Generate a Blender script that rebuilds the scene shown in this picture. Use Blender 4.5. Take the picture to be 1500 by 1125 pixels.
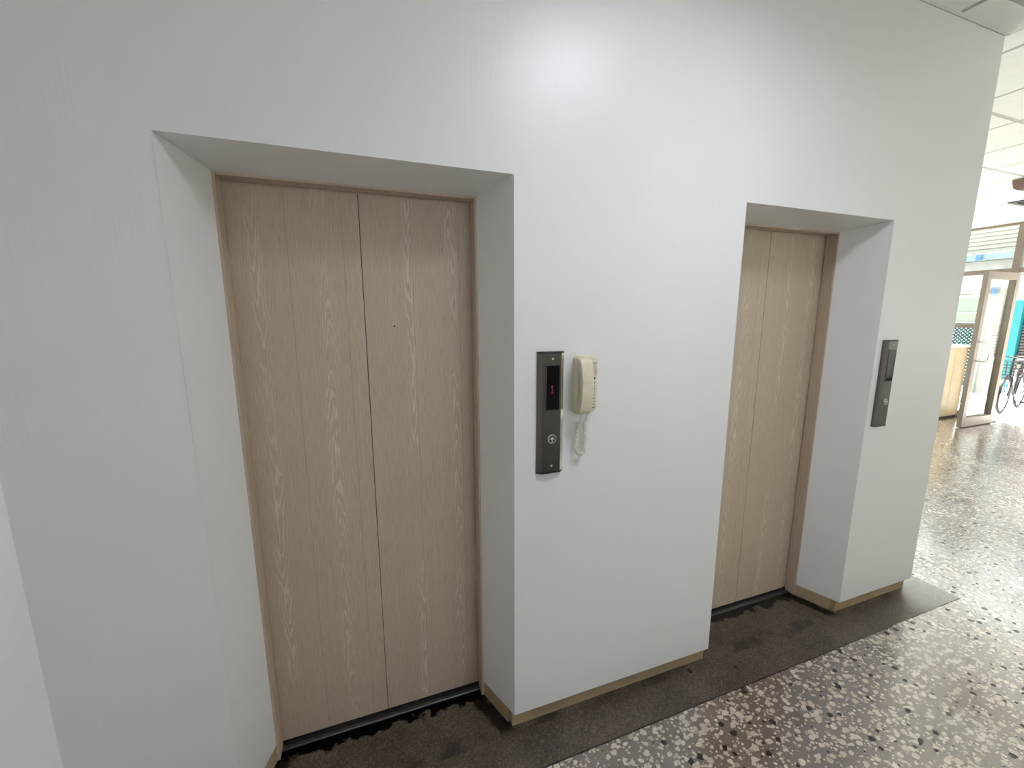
import bpy, bmesh, math, random
from mathutils import Vector, Matrix
random.seed(7)
D = bpy.data
S = bpy.context.scene
C = S.collection
for o in list(D.objects): D.objects.remove(o, do_unlink=True)
PI = math.pi

# ------------------------------------------------------------------ camera, sky, lights, exposure
F_PX, YAW, PITCH, ROLL = 598.55, 0.34337, -0.16483, -0.00177
cam_d = D.cameras.new('camera'); cam = D.objects.new('camera', cam_d); C.objects.link(cam)
cam_d.sensor_fit = 'HORIZONTAL'; cam_d.sensor_width = 36.0
cam_d.lens = 36.0 * F_PX / 1500.0
cam_d.clip_start = 0.02; cam_d.clip_end = 200
fw = Vector((math.sin(YAW)*math.cos(PITCH), math.cos(YAW)*math.cos(PITCH), math.sin(PITCH)))
rt = Vector((math.cos(YAW), -math.sin(YAW), 0)); up = rt.cross(fw)
rt2 = math.cos(ROLL)*rt + math.sin(ROLL)*up
up2 = -math.sin(ROLL)*rt + math.cos(ROLL)*up
M3 = Matrix((rt2, up2, -fw)).transposed()
cam.matrix_world = Matrix.Translation((0.48300, -1.37803, 1.73119)) @ M3.to_4x4()
S.camera = cam

SKY_STRENGTH = 5.6
SKY_COLOR = (0.96, 0.975, 1.03)
LAMP_STRENGTH = 33.0
SUN_STRENGTH = 50.0
LAMP_COLOR = (0.93, 0.94, 1.07)
w = D.worlds.new('overcast_sky'); S.world = w; w.use_nodes = True
bg = w.node_tree.nodes['Background']
bg.inputs[0].default_value = (*SKY_COLOR, 1); bg.inputs[1].default_value = SKY_STRENGTH

sun_d = D.lights.new('sun', 'SUN'); sun_d.energy = SUN_STRENGTH; sun_d.angle = math.radians(4); sun_d.color = (1.0, 0.96, 0.88)
sun = D.objects.new('sun', sun_d); C.objects.link(sun); sun.location = (14, -10, 14)
sun.rotation_euler = Vector((-0.07, -0.40, -0.90)).to_track_quat('-Z', 'Y').to_euler()

vs = S.view_settings
S.display_settings.display_device = 'sRGB'
vs.view_transform = 'Standard'; vs.look = 'None'; vs.exposure = -0.28; vs.gamma = 1.0
vs.use_curve_mapping = False
S.cycles.max_bounces = 10; S.cycles.diffuse_bounces = 6; S.cycles.glossy_bounces = 4
S.cycles.transparent_max_bounces = 12
S.cycles.sample_clamp_indirect = 6.0

# ------------------------------------------------------------------ helpers
class G:
    """Small node-graph writer."""
    def __init__(s, name):
        s.m = D.materials.new(name); s.m.use_nodes = True
        s.t = s.m.node_tree; s.n = s.t.nodes
        s.bsdf = s.n['Principled BSDF']; s.out = s.n['Material Output']
    def new(s, kind, **kw):
        n = s.n.new(kind)
        for k, v in kw.items(): setattr(n, k, v)
        return n
    def put(s, sock, v):
        if hasattr(v, 'is_output') or isinstance(v, bpy.types.NodeSocket): s.t.links.new(v, sock)
        elif isinstance(v, (tuple, list)) and len(v) == 3 and len(sock.default_value) == 4: sock.default_value = (*v, 1)
        else: sock.default_value = v
    def math(s, op, a, b=0.0, c=None, clamp=False):
        n = s.new('ShaderNodeMath', operation=op); n.use_clamp = clamp
        s.put(n.inputs[0], a); s.put(n.inputs[1], b)
        if c is not None: s.put(n.inputs[2], c)
        return n.outputs[0]
    def mix(s, f, a, b, blend='MIX'):
        n = s.new('ShaderNodeMix', data_type='RGBA', blend_type=blend)
        s.put(n.inputs[0], f); s.put(n.inputs[6], a); s.put(n.inputs[7], b)
        return n.outputs[2]
    def step(s, v, lo, hi, a=0.0, b=1.0):
        n = s.new('ShaderNodeMapRange', interpolation_type='SMOOTHSTEP')
        for i, q in enumerate((v, lo, hi, a, b)): s.put(n.inputs[i], q)
        return n.outputs[0]
    def coord(s): return s.new('ShaderNodeTexCoord').outputs['Object']
    def sep(s, v):
        n = s.new('ShaderNodeSeparateXYZ'); s.put(n.inputs[0], v); return n.outputs
    def comb(s, x, y, z):
        n = s.new('ShaderNodeCombineXYZ')
        for i, q in enumerate((x, y, z)): s.put(n.inputs[i], q)
        return n.outputs[0]
    def scale(s, v, sc, loc=(0, 0, 0)):
        n = s.new('ShaderNodeMapping'); s.put(n.inputs[0], v); n.inputs[3].default_value = sc; n.inputs[1].default_value = loc
        return n.outputs[0]
    def noise(s, v, sc, detail=3.0, rough=0.5):
        n = s.new('ShaderNodeTexNoise'); s.put(n.inputs['Vector'], v)
        n.inputs['Scale'].default_value = sc; n.inputs['Detail'].default_value = detail; n.inputs['Roughness'].default_value = rough
        return n.outputs
    def voronoi(s, v, sc, feature='F1', rnd=1.0):
        n = s.new('ShaderNodeTexVoronoi', feature=feature); s.put(n.inputs['Vector'], v)
        n.inputs['Scale'].default_value = sc; n.inputs['Randomness'].default_value = rnd
        return n.outputs
    def bump(s, h, strength=0.2, dist=0.002):
        n = s.new('ShaderNodeBump'); s.put(n.inputs['Height'], h)
        n.inputs['Strength'].default_value = strength; n.inputs['Distance'].default_value = dist
        s.put(s.bsdf.inputs['Normal'], n.outputs[0])
    def set(s, color=None, rough=None, metal=None, spec=None, coat=None, coat_rough=None, emit=None, emit_s=None):
        b = s.bsdf.inputs
        for k, v in (('Base Color', color), ('Roughness', rough), ('Metallic', metal), ('Specular IOR Level', spec),
                     ('Coat Weight', coat), ('Coat Roughness', coat_rough), ('Emission Color', emit), ('Emission Strength', emit_s)):
            if v is not None: s.put(b[k], v)
        return s.m

def plain(name, col, rough=0.5, metal=0.0, var=0.08, sc=30.0, spec=0.5):
    g = G(name); n = g.noise(g.coord(), sc)[0]
    f = g.step(n, 0.3, 0.7)
    c = g.mix(f, tuple(x*(1-var) for x in col), tuple(min(1, x*(1+var)) for x in col))
    return g.set(color=c, rough=rough, metal=metal, spec=spec)

def painted_wall():
    g = G('white_painted_panel'); co = g.coord()
    n = g.noise(co, 1.3)[0]
    c = g.mix(g.step(n, 0.3, 0.7), (0.765, 0.77, 0.765), (0.79, 0.795, 0.79))
    grain = g.noise(g.scale(co, (140, 140, 3.0)), 1.0, 4.0, 0.6)[0]
    wob = g.noise(g.scale(co, (9, 9, 0.7)), 1.0, 2.0)[0]
    dents = g.noise(co, 5.0, 2.0)[0]
    h = g.math('ADD', g.math('MULTIPLY', grain, 0.35), g.math('ADD', g.math('MULTIPLY', wob, 0.8), g.math('MULTIPLY', dents, 0.9)))
    g.bump(h, 0.40, 0.0030)
    return g.set(color=c, rough=0.34, spec=0.5)

def laminate(name, bands, width):
    """Pale oak laminate: fine vertical fibres, plank joints and columns of cathedral grain at the given x positions."""
    g = G(name); co = g.coord(); x, y, z = g.sep(co)
    fib = g.noise(g.scale(co, (480, 480, 15.0)), 1.0, 4.0, 0.65)[0]
    fib2 = g.noise(g.scale(co, (90, 90, 1.3), (3, 0, 1)), 1.0, 3.0, 0.6)[0]
    tone = g.noise(g.scale(co, (14, 14, 0.35)), 1.0, 2.0)[0]
    base = g.mix(g.step(fib, 0.3, 0.7), (0.405, 0.318, 0.236), (0.555, 0.455, 0.350))
    base = g.mix(g.math('MULTIPLY', g.step(fib2, 0.52, 0.72), 0.4), base, (0.58, 0.49, 0.39))
    base = g.mix(g.math('MULTIPLY', g.step(tone, 0.35, 0.65), 0.22), base, (0.455, 0.35, 0.26))
    for i, (bx, bw, zo) in enumerate(bands):
        wob = g.noise(g.comb(zo, 0.0, g.math('MULTIPLY', z, 2.2)), 1.0, 2.0)[0]
        ctr = g.math('ADD', bx, g.math('MULTIPLY', g.math('SUBTRACT', wob, 0.5), 0.055))
        s = g.math('DIVIDE', g.math('SUBTRACT', x, ctr), bw)
        s2 = g.math('MULTIPLY', s, s)
        amp = g.math('MULTIPLY', g.math('ADD', g.noise(g.comb(zo + 4, 0.0, g.math('MULTIPLY', z, 1.1)), 1.0, 1.0)[0], 0.25), 30.0 if i % 2 else -30.0)
        ph = g.math('ADD', g.math('MULTIPLY', z, 48.0 + 11*i), g.math('MULTIPLY', s2, amp))
        ph = g.math('ADD', ph, g.math('MULTIPLY', g.noise(g.scale(co, (22, 1, 3.2), (zo, 0, 0)), 1.0, 3.0, 0.6)[0], 34.0))
        ln = g.step(g.math('SINE', ph), 0.15, 0.95)
        ln = g.math('MULTIPLY', ln, g.step(fib, 0.25, 0.55, 0.45, 1.0))
        env = g.step(g.math('ABSOLUTE', s), 0.25, 1.0, 1.0, 0.0)
        gate = g.step(g.noise(g.comb(zo + 9, 0.0, g.math('MULTIPLY', z, 1.6)), 1.0, 1.0)[0], 0.33, 0.55)
        f = g.math('MULTIPLY', g.math('MULTIPLY', ln, env), g.math('MULTIPLY', gate, 0.62))
        base = g.mix(f, base, (0.69, 0.60, 0.50))
    for jx in (width*0.43, width*0.86):
        d = g.math('ABSOLUTE', g.math('SUBTRACT', x, jx))
        base = g.mix(g.step(d, 0.0004, 0.0018, 0.45, 0.0), base, (0.24, 0.18, 0.13))
    g.bump(fib, 0.12, 0.0008)
    return g.set(color=base, rough=0.42, spec=0.4)

def terrazzo():
    g = G('terrazzo'); co = g.coord()
    dis = g.noise(co, 60.0, 2.0)[1]
    v = g.new('ShaderNodeVectorMath', operation='MULTIPLY_ADD')
    g.put(v.inputs[0], dis); v.inputs[1].default_value = (0.014,)*3; g.put(v.inputs[2], co)
    vec = g.comb(*(g.sep(v.outputs[0])[i] for i in (0, 1)), 0.0)
    mott = g.noise(co, 7.0, 4.0)[0]
    base = g.mix(g.step(mott, 0.3, 0.7), (0.080, 0.058, 0.042), (0.125, 0.098, 0.075))
    dark = 0.0
    for sc, off, fill, thr in ((58.0, 0.3, 0.80, 0.42), (31.0, 0.0, 0.92, 0.45)):
        vo = g.voronoi(g.scale(vec, (1, 1.25, 1), (off, off*2, 0)), sc)
        r, gg, b = g.sep(vo['Color'])
        size = g.math('MULTIPLY', g.math('ADD', g.math('MULTIPLY', gg, 0.55), 0.62), thr)
        chip = g.step(g.math('SUBTRACT', vo['Distance'], size), -0.03, 0.03, 1.0, 0.0)
        on = g.math('LESS_THAN', r, fill)
        ramp = g.new('ShaderNodeValToRGB'); g.put(ramp.inputs[0], b); ramp.color_ramp.interpolation = 'CONSTANT'
        e = ramp.color_ramp.elements
        e[0].position = 0; e[0].color = (0.49, 0.43, 0.35, 1)
        e[1].position = 0.895; e[1].color = (0.022, 0.019, 0.017, 1)
        q = e.new(0.38); q.color = (0.36, 0.30, 0.23, 1)
        q = e.new(0.66); q.color = (0.57, 0.51, 0.43, 1)
        q = e.new(0.94); q.color = (0.13, 0.085, 0.06, 1)
        base = g.mix(g.math('MULTIPLY', chip, on), base, ramp.outputs[0])
        dk = g.math('MULTIPLY', g.math('MULTIPLY', chip, on), g.math('MULTIPLY', g.math('GREATER_THAN', b, 0.895), g.math('LESS_THAN', b, 0.94)))
        dark = g.math('MAXIMUM', dk, dark)
    wear = g.noise(co, 2.0, 3.0)[0]
    g.bsdf.inputs['Coat IOR'].default_value = 2.5
    g.bump(g.noise(co, 9.0, 2.0)[0], 0.03, 0.002)
    return g.set(color=base, rough=g.step(wear, 0.3, 0.7, 0.18, 0.30), spec=0.55, coat=g.math('SUBTRACT', 1.0, dark), coat_rough=g.step(wear, 0.3, 0.7, 0.17, 0.27))

def cement():
    """Brown cement strip with a ragged black stain along the lift sills, black spots and pale scuffs."""
    g = G('brown_cement'); co = g.coord(); x, y, z = g.sep(co)
    n1 = g.noise(co, 4.5, 5.0, 0.6)[0]; n2 = g.noise(co, 150.0, 3.0, 0.75)[0]
    base = g.mix(g.step(n1, 0.28, 0.72), (0.045, 0.034, 0.024), (0.110, 0.088, 0.064))
    base = g.mix(g.step(n2, 0.52, 0.66, 0.0, 0.75), base, (0.19, 0.155, 0.12))
    base = g.mix(g.step(n2, 0.48, 0.36, 0.0, 0.75), base, (0.018, 0.014, 0.011))
    edge = g.math('ADD', g.math('MULTIPLY', g.math('SUBTRACT', g.noise(co, 11.0, 4.0, 0.6)[0], 0.5), 0.17), 0.186)
    stain = g.step(g.math('SUBTRACT', y, edge), -0.006, 0.010)
    inx = g.math('MAXIMUM',
                 g.math('MULTIPLY', g.step(x, 0.02, 0.05), g.step(x, 0.96, 0.99, 1, 0)),
                 g.math('MULTIPLY', g.math('MULTIPLY', g.step(x, 2.05, 2.08), g.step(x, 2.98, 3.02, 1, 0)), 0.75))
    black = g.math('MULTIPLY', stain, inx)
    base = g.mix(black, base, (0.004, 0.004, 0.004))
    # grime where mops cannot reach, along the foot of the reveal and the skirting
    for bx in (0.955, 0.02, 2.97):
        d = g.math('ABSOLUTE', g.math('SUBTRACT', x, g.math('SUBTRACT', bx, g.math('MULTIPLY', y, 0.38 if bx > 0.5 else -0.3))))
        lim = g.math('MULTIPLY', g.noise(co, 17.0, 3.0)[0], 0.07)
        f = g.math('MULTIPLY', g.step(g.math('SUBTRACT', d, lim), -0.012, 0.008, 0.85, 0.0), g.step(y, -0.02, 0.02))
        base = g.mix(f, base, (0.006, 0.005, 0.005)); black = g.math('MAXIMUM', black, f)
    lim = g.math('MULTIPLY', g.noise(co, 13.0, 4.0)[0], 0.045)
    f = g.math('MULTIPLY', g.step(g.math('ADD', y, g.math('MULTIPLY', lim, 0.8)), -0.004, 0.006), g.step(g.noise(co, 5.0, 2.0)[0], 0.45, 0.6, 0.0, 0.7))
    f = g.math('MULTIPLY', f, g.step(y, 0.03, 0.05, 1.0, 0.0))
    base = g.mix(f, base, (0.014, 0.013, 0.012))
    vo = g.voronoi(g.scale(co, (1, 1, 1)), 9.0)
    r = g.sep(vo['Color'])
    blob = g.step(g.math('ADD', vo['Distance'], g.math('MULTIPLY', g.noise(co, 70.0)[0], 0.16)), 0.17, 0.20, 1, 0)
    base = g.mix(g.math('MULTIPLY', blob, g.math('LESS_THAN', r[0], 0.42)), base, (0.008, 0.008, 0.008))
    g.bump(n2, 0.15, 0.001)
    g.bsdf.inputs['Coat IOR'].default_value = 2.3
    return g.set(color=base, rough=g.step(n1, 0.3, 0.7, 0.34, 0.50), spec=g.math('MULTIPLY', g.math('SUBTRACT', 1.0, black), 0.3), coat=g.math('MULTIPLY', g.math('SUBTRACT', 1.0, black), g.step(g.math('ADD', x, g.math('MULTIPLY', n1, 0.3)), 3.5, 3.95, 0.12, 0.9)), coat_rough=0.22)

def brushed(name, col, rough=0.32, sc=(30, 30, 900)):
    g = G(name); co = g.coord()
    n = g.noise(g.scale(co, sc), 1.0, 2.0)[0]
    c = g.mix(g.step(n, 0.3, 0.7), tuple(k*0.88 for k in col), tuple(k*1.08 for k in col))
    g.bump(n, 0.05, 0.0003)
    return g.set(color=c, rough=rough, metal=1.0)

def glass(name, tint, refl=1.0):
    g = G(name); n, t = g.n, g.t
    tr = g.new('ShaderNodeBsdfTransparent'); tr.inputs[0].default_value = (*tint, 1)
    gl = g.new('ShaderNodeBsdfGlossy'); gl.inputs['Roughness'].default_value = 0.02
    fr = g.new('ShaderNodeFresnel'); fr.inputs[0].default_value = 1.45
    mx = g.new('ShaderNodeMixShader')
    t.links.new(g.math('MULTIPLY', fr.outputs[0], refl), mx.inputs[0]); t.links.new(tr.outputs[0], mx.inputs[1]); t.links.new(gl.outputs[0], mx.inputs[2])
    t.links.new(mx.outputs[0], g.out.inputs[0]); n.remove(g.bsdf)
    return g.m

def glow(name, col, strength):
    g = G(name); return g.set(color=(0.02, 0.02, 0.02), emit=col, emit_s=strength, rough=0.5)

def box(bm, x0, x1, y0, y1, z0, z1, bev=0.0, seg=2):
    r = bmesh.ops.create_cube(bm, size=1.0)
    vs_ = r['verts']
    for v in vs_:
        v.co = Vector(((x0+x1)/2 + v.co.x*(x1-x0), (y0+y1)/2 + v.co.y*(y1-y0), (z0+z1)/2 + v.co.z*(z1-z0)))
    if bev > 0:
        es = list({e for v in vs_ for e in v.link_edges})
        bmesh.ops.bevel(bm, geom=es, offset=bev, segments=seg, profile=0.6, affect='EDGES')
    return bm

def prism(bm, poly, axis, a, b):
    """Extrude a 2-D polygon along axis 0/1/2 from a to b; the polygon uses the two other axes in order."""
    def P(p, t):
        l = list(p); l.insert(axis, t); return Vector(l)
    va = [bm.verts.new(P(p, a)) for p in poly]; vb = [bm.verts.new(P(p, b)) for p in poly]
    n = len(poly)
    bm.faces.new(va); bm.faces.new(vb[::-1])
    for i in range(n): bm.faces.new((va[i], vb[i], vb[(i+1) % n], va[(i+1) % n]))
    return bm

def loft(bm, rings, cap=True):
    R = [[bm.verts.new(p) for p in r] for r in rings]
    n = len(R[0])
    for a, b in zip(R, R[1:]):
        for i in range(n): bm.faces.new((a[i], a[(i+1) % n], b[(i+1) % n], b[i]))
    if cap: bm.faces.new(R[0][::-1]); bm.faces.new(R[-1])
    return bm

def tube(bm, path, r, seg=8, closed=False, cap=True):
    path = [Vector(p) for p in path]; n = len(path); rings = []
    prev = None
    for i, p in enumerate(path):
        if closed: d = path[(i+1) % n] - path[i-1]
        else: d = path[min(i+1, n-1)] - path[max(i-1, 0)]
        d.normalize()
        if prev is None:
            a = Vector((0, 0, 1)) if abs(d.z) < 0.9 else Vector((1, 0, 0))
            u = d.cross(a).normalized()
        else:
            u = (prev - d*prev.dot(d)).normalized()
        prev = u; v = d.cross(u)
        rr = r[i] if isinstance(r, (list, tuple)) else r
        rings.append([p + rr*(math.cos(2*PI*k/seg)*u + math.sin(2*PI*k/seg)*v) for k in range(seg)])
    if closed:
        R = [[bm.verts.new(p) for p in q] for q in rings]
        for j in range(n):
            a, b = R[j], R[(j+1) % n]
            for i in range(seg): bm.faces.new((a[i], a[(i+1) % seg], b[(i+1) % seg], b[i]))
    else: loft(bm, rings, cap)
    return bm

def rod(bm, a, b, r, seg=12): return tube(bm, [a, b], r, seg)

def obj(name, bm, mat, parent=None, smooth=None, loc=None):
    bmesh.ops.recalc_face_normals(bm, faces=bm.faces)
    me = D.meshes.new(name); bm.to_mesh(me); bm.free()
    if smooth:
        me.shade_smooth(); me.set_sharp_from_angle(angle=math.radians(smooth))
    me.materials.append(mat)
    o = D.objects.new(name, me); C.objects.link(o)
    if parent: o.parent = parent
    if loc: o.location = loc
    return o

def N(): return bmesh.new()

def tag(o, label, cat, group=None, kind=None):
    o['label'] = label; o['category'] = cat
    if group: o['group'] = group
    if kind: o['kind'] = kind
    return o

def thing(name, label, cat, loc=(0, 0, 0), rz=0.0, group=None, kind=None):
    o = D.objects.new(name, None); C.objects.link(o); o.empty_display_size = 0.1
    o.location = loc; o.rotation_euler = (0, 0, rz)
    return tag(o, label, cat, group, kind)

def copy_tree(o, parent=None):
    c = o.copy(); C.objects.link(c)
    if parent: c.parent = parent
    for ch in list(o.children): copy_tree(ch, c)
    return c

# ------------------------------------------------------------------ materials
m_wall = painted_wall()
m_side = plain('white_side_wall', (0.90, 0.905, 0.90), 0.45, var=0.02, sc=3)
m_tile = plain('ceiling_tile_white', (0.86, 0.86, 0.83), 0.8, var=0.02, sc=12)
m_bar = plain('grey_grid_metal', (0.42, 0.42, 0.40), 0.55, var=0.04)
m_plenum = plain('dark_plenum', (0.10, 0.10, 0.095), 0.9)
m_terrazzo = terrazzo(); m_cement = cement()
m_leaf_a = laminate('oak_laminate_left', ((0.075, 0.032, 1.3), (0.285, 0.036, 5.7)), 0.419)
m_leaf_b = laminate('oak_laminate_right', ((0.165, 0.030, 8.1), (0.335, 0.034, 3.2)), 0.419)
m_jamb = laminate('oak_laminate_jamb', (), 50.0)
m_board = plain('tan_skirting_board', (0.36, 0.27, 0.165), 0.5, var=0.10, sc=9)
m_sill = brushed('lift_sill_metal', (0.13, 0.135, 0.14), 0.45)
m_steel = brushed('brushed_steel', (0.10, 0.092, 0.083), 0.26, (700, 700, 14))
m_edge_shaded = brushed('steel_edge_shaded', (0.15, 0.14, 0.128), 0.3, (700, 700, 14))  # left edge: darker copy of the edge steel, shade put into its colour
m_edge_lit = brushed('steel_edge_lit', (0.68, 0.67, 0.64), 0.2, (700, 700, 14))  # right edge: brighter copy of the same steel, reflection put into its colour
m_bright = brushed('bright_steel', (0.72, 0.71, 0.68), 0.18)
m_cap = plain('black_end_cap', (0.012, 0.012, 0.012), 0.4)
m_screen = plain('black_display_glass', (0.001, 0.001, 0.001), 0.06, spec=0.12)
m_red = glow('red_led', (1.0, 0.03, 0.09), 0.13)
m_cream = plain('cream_plastic', (0.66, 0.62, 0.46), 0.42, var=0.03)
m_cream2 = plain('cream_handset_plastic', (0.66, 0.60, 0.455), 0.40, var=0.03)
m_label = plain('pinkish_paper_label', (0.52, 0.44, 0.37), 0.6)
m_ink = plain('dark_print', (0.05, 0.045, 0.035), 0.6)
m_slot = plain('shadowed_slot', (0.14, 0.12, 0.085), 0.7)
m_cord = plain('cream_cord', (0.70, 0.68, 0.60), 0.45, var=0.03)
m_bronze = plain('bronze_aluminium', (0.17, 0.135, 0.11), 0.45, var=0.06)
m_leaf_al = plain('pale_bronze_aluminium', (0.22, 0.185, 0.15), 0.42, var=0.05)
m_glass = glass('clear_glass', (0.95, 0.975, 0.96), 0.4)
m_chrome = brushed('chrome', (0.80, 0.80, 0.78), 0.15)
m_counter = plain('pale_maple_board', (0.62, 0.47, 0.30), 0.45, var=0.06, sc=5)
m_countertop = plain('white_counter_top', (0.82, 0.81, 0.78), 0.3, var=0.02)
m_plinth = plain('dark_plinth', (0.05, 0.04, 0.035), 0.6)
m_pave = plain('pale_paving', (0.60, 0.59, 0.55), 0.7, var=0.10, sc=6)
m_facade = plain('white_facade', (0.74, 0.73, 0.69), 0.7, var=0.05, sc=4)
m_siding = plain('cream_siding', (0.26, 0.252, 0.215), 0.7, var=0.04)
m_fascia = plain('pale_grey_fascia', (0.21, 0.21, 0.205), 0.6, var=0.14, sc=7)
m_canopy = plain('pale_cyan_canopy', (0.13, 0.19, 0.20), 0.5, var=0.05)
m_bluesign = plain('blue_sign', (0.03, 0.11, 0.34), 0.5, var=0.05)
m_skyblue = plain('sky_blue_print', (0.02, 0.16, 0.42), 0.5, var=0.05)
m_turq = plain('turquoise_paint', (0.010, 0.165, 0.185), 0.5, var=0.06)
m_louver = plain('grey_louver', (0.17, 0.16, 0.15), 0.6, var=0.05)
m_dark = plain('dark_recess', (0.045, 0.04, 0.038), 0.7)
m_greenglass = plain('pale_green_panel', (0.15, 0.185, 0.145), 0.35, var=0.05, sc=4)
m_lattice = plain('teal_lattice', (0.018, 0.15, 0.16), 0.5, var=0.08)
m_black = plain('black_paint', (0.012, 0.010, 0.012), 0.4)
m_rubber = plain('black_rubber', (0.015, 0.013, 0.014), 0.7)
m_silver = brushed('silver_tube', (0.55, 0.55, 0.55), 0.3)
m_brownbox = plain('brown_metal', (0.16, 0.10, 0.085), 0.5, var=0.08)
m_vent = plain('dark_grey_metal', (0.07, 0.07, 0.07), 0.5)
m_lampface = glow('led_diffuser', LAMP_COLOR, LAMP_STRENGTH)
m_lampframe = plain('grey_lamp_housing', (0.25, 0.25, 0.25), 0.4, var=0.02)
m_white = plain('white_print', (0.21, 0.22, 0.225), 0.5, var=0.03)
m_arrow = brushed('pale_arrow_mark', (0.85, 0.84, 0.80), 0.3)

# ------------------------------------------------------------------ dimensions
HC = 3.153           # ceiling height
XL, XE = -0.419, 3.684  # ends of the lift wall
X1, X2, X3 = 0.985, 2.023, 3.008
HD, HB = 2.2, 2.173  # lintel height at the wall face and at the door frame
ZB = 0.074           # underside of the white panels
RD = 0.205           # depth of the splayed recess
SL, SR = 0.066, 0.080
YB, YF, YN = 2.30, -2.80, 4.60   # lift block back, corridor front wall, lobby end
XR = 10.1            # glazed entrance wall

# ------------------------------------------------------------------ floor
bm = N(); box(bm, XL-0.2, XR+0.12, YF-0.15, YN+0.15, -0.12, 0.0)
floor = tag(obj('floor', bm, m_terrazzo), 'polished terrazzo floor with large white and black chips', 'floor', kind='structure')
bm = N()
prism(bm, [(XL, -0.178), (3.86, -0.165), (3.86, YB), (3.60, YB), (3.60, 0.30), (XL, 0.30)], 2, 0.0002, 0.0030)
o = obj('cement_strip', bm, m_cement, floor); o['label'] = 'dark brown cement strip with black stains along the lift doors'
bm = N(); prism(bm, [(XL, -0.1825), (XL, -0.1785), (3.2, -0.1675), (3.2, -0.1700)], 2, 0.0002, 0.0012)
o = obj('floor_joint', bm, m_cap, floor); o['label'] = 'thin dark joint between cement and terrazzo'

# ------------------------------------------------------------------ lift wall
def lift_wall():
    bm = N()
    def q(*p): bm.faces.new([bm.verts.new(v) for v in p])
    for a, b in ((XL, 0), (X1, X2), (X3, XE)):
        q((a, 0, ZB), (b, 0, ZB), (b, 0, HD), (a, 0, HD))
    xs = [XL, 0, X1, X2, X3, XE]
    for a, b in zip(xs, xs[1:]): q((a, 0, HD), (b, 0, HD), (b, 0, HC), (a, 0, HC))
    for a, b in ((0, X1), (X2, X3)):
        q((a, 0, ZB), (a, 0, HD), (a+SL, RD, HB), (a+SL, RD, ZB))
        q((b, 0, ZB), (b, 0, HD), (b-SR, RD, HB), (b-SR, RD, ZB))
        q((a, 0, HD), (b, 0, HD), (b-SR, RD, HB), (a+SL, RD, HB))
        # square returns behind the frame
        q((a+SL, RD, ZB), (a+SL, RD, HB), (a+SL, 0.36, HB), (a+SL, 0.36, ZB))
        q((b-SR, RD, ZB), (b-SR, RD, HB), (b-SR, 0.36, HB), (b-SR, 0.36, ZB))
        q((a+SL, RD, HB), (b-SR, RD, HB), (b-SR, 0.36, HB), (a+SL, 0.36, HB))
    # undersides of the hanging panels
    for l, r in ((XL, 0), (X1, X2), (X3, XE)):
        lp = (l, 0, ZB); rp = (r, 0, ZB)
        lb = (l, 0.36, ZB) if l in (XL, X3) and l == XL else (l-SR, RD, ZB)
        rb = (r, 0.36, ZB) if r == XE else (r+SL, RD, ZB)
        q(lp, rp, rb, lb)
    q((XE, 0, ZB), (XE, YB, ZB), (XE, YB, HC), (XE, 0, HC))
    q((XL, YB, 0), (XE, YB, 0), (XE, YB, HC), (XL, YB, HC))
    bmesh.ops.remove_doubles(bm, verts=bm.verts, dist=1e-5)
    es = [e for e in bm.edges if len(e.link_faces) == 2 and e.calc_face_angle() > 0.6
          and all(abs(v.co.y) < 1e-5 for v in e.verts)]
    bmesh.ops.bevel(bm, geom=es, offset=0.0025, segments=2, profile=0.5, affect='EDGES')
    return bm
wall_back = tag(obj('wall_back', lift_wall(), m_wall), 'white painted panel wall holding the two lift doorways', 'wall', kind='structure')
bm = N(); box(bm, 0.8405, 0.8425, -0.0005, 0.0005, 2.28, HC-0.01)
obj('panel_seam', bm, m_wall, wall_back)

bm = N(); box(bm, XL-0.15, XL, YF, YN, 0, HC+0.24)
tag(obj('wall_left', bm, m_side), 'plain white side wall left of the first lift', 'wall', kind='structure')
WX0, WX1, WZ0, WZ1 = 0.6, 2.4, 2.1, 2.55
bm = N()
VX0, VX1, VZ0, VZ1 = 7.7, 9.3, 0.65, 1.9
box(bm, XL-0.15, WX0, YF-0.15, YF, 0, HC+0.24); box(bm, WX1, VX0, YF-0.15, YF, 0, HC+0.24); box(bm, VX1, XR, YF-0.15, YF, 0, HC+0.24)
box(bm, VX0, VX1, YF-0.15, YF, 0, VZ0); box(bm, VX0, VX1, YF-0.15, YF, VZ1, HC+0.24)
box(bm, WX0, WX1, YF-0.15, YF, 0, WZ0); box(bm, WX0, WX1, YF-0.15, YF, WZ1, HC+0.24)
tag(obj('wall_front', bm, m_side), 'white corridor wall opposite the lifts', 'wall', kind='structure')
bm = N(); box(bm, XL-0.15, 4.0, YN, YN+0.15, 0, HC+0.24)
tag(obj('wall_far', bm, m_side), 'white end wall of the lobby behind the lift block', 'wall', kind='structure')
bm = N(); box(bm, XR, XR+0.12, YF-0.15, -0.5, 0, HC+0.24)
tag(obj('wall_right', bm, m_side), 'solid white part of the entrance wall', 'wall', kind='structure')

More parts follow.
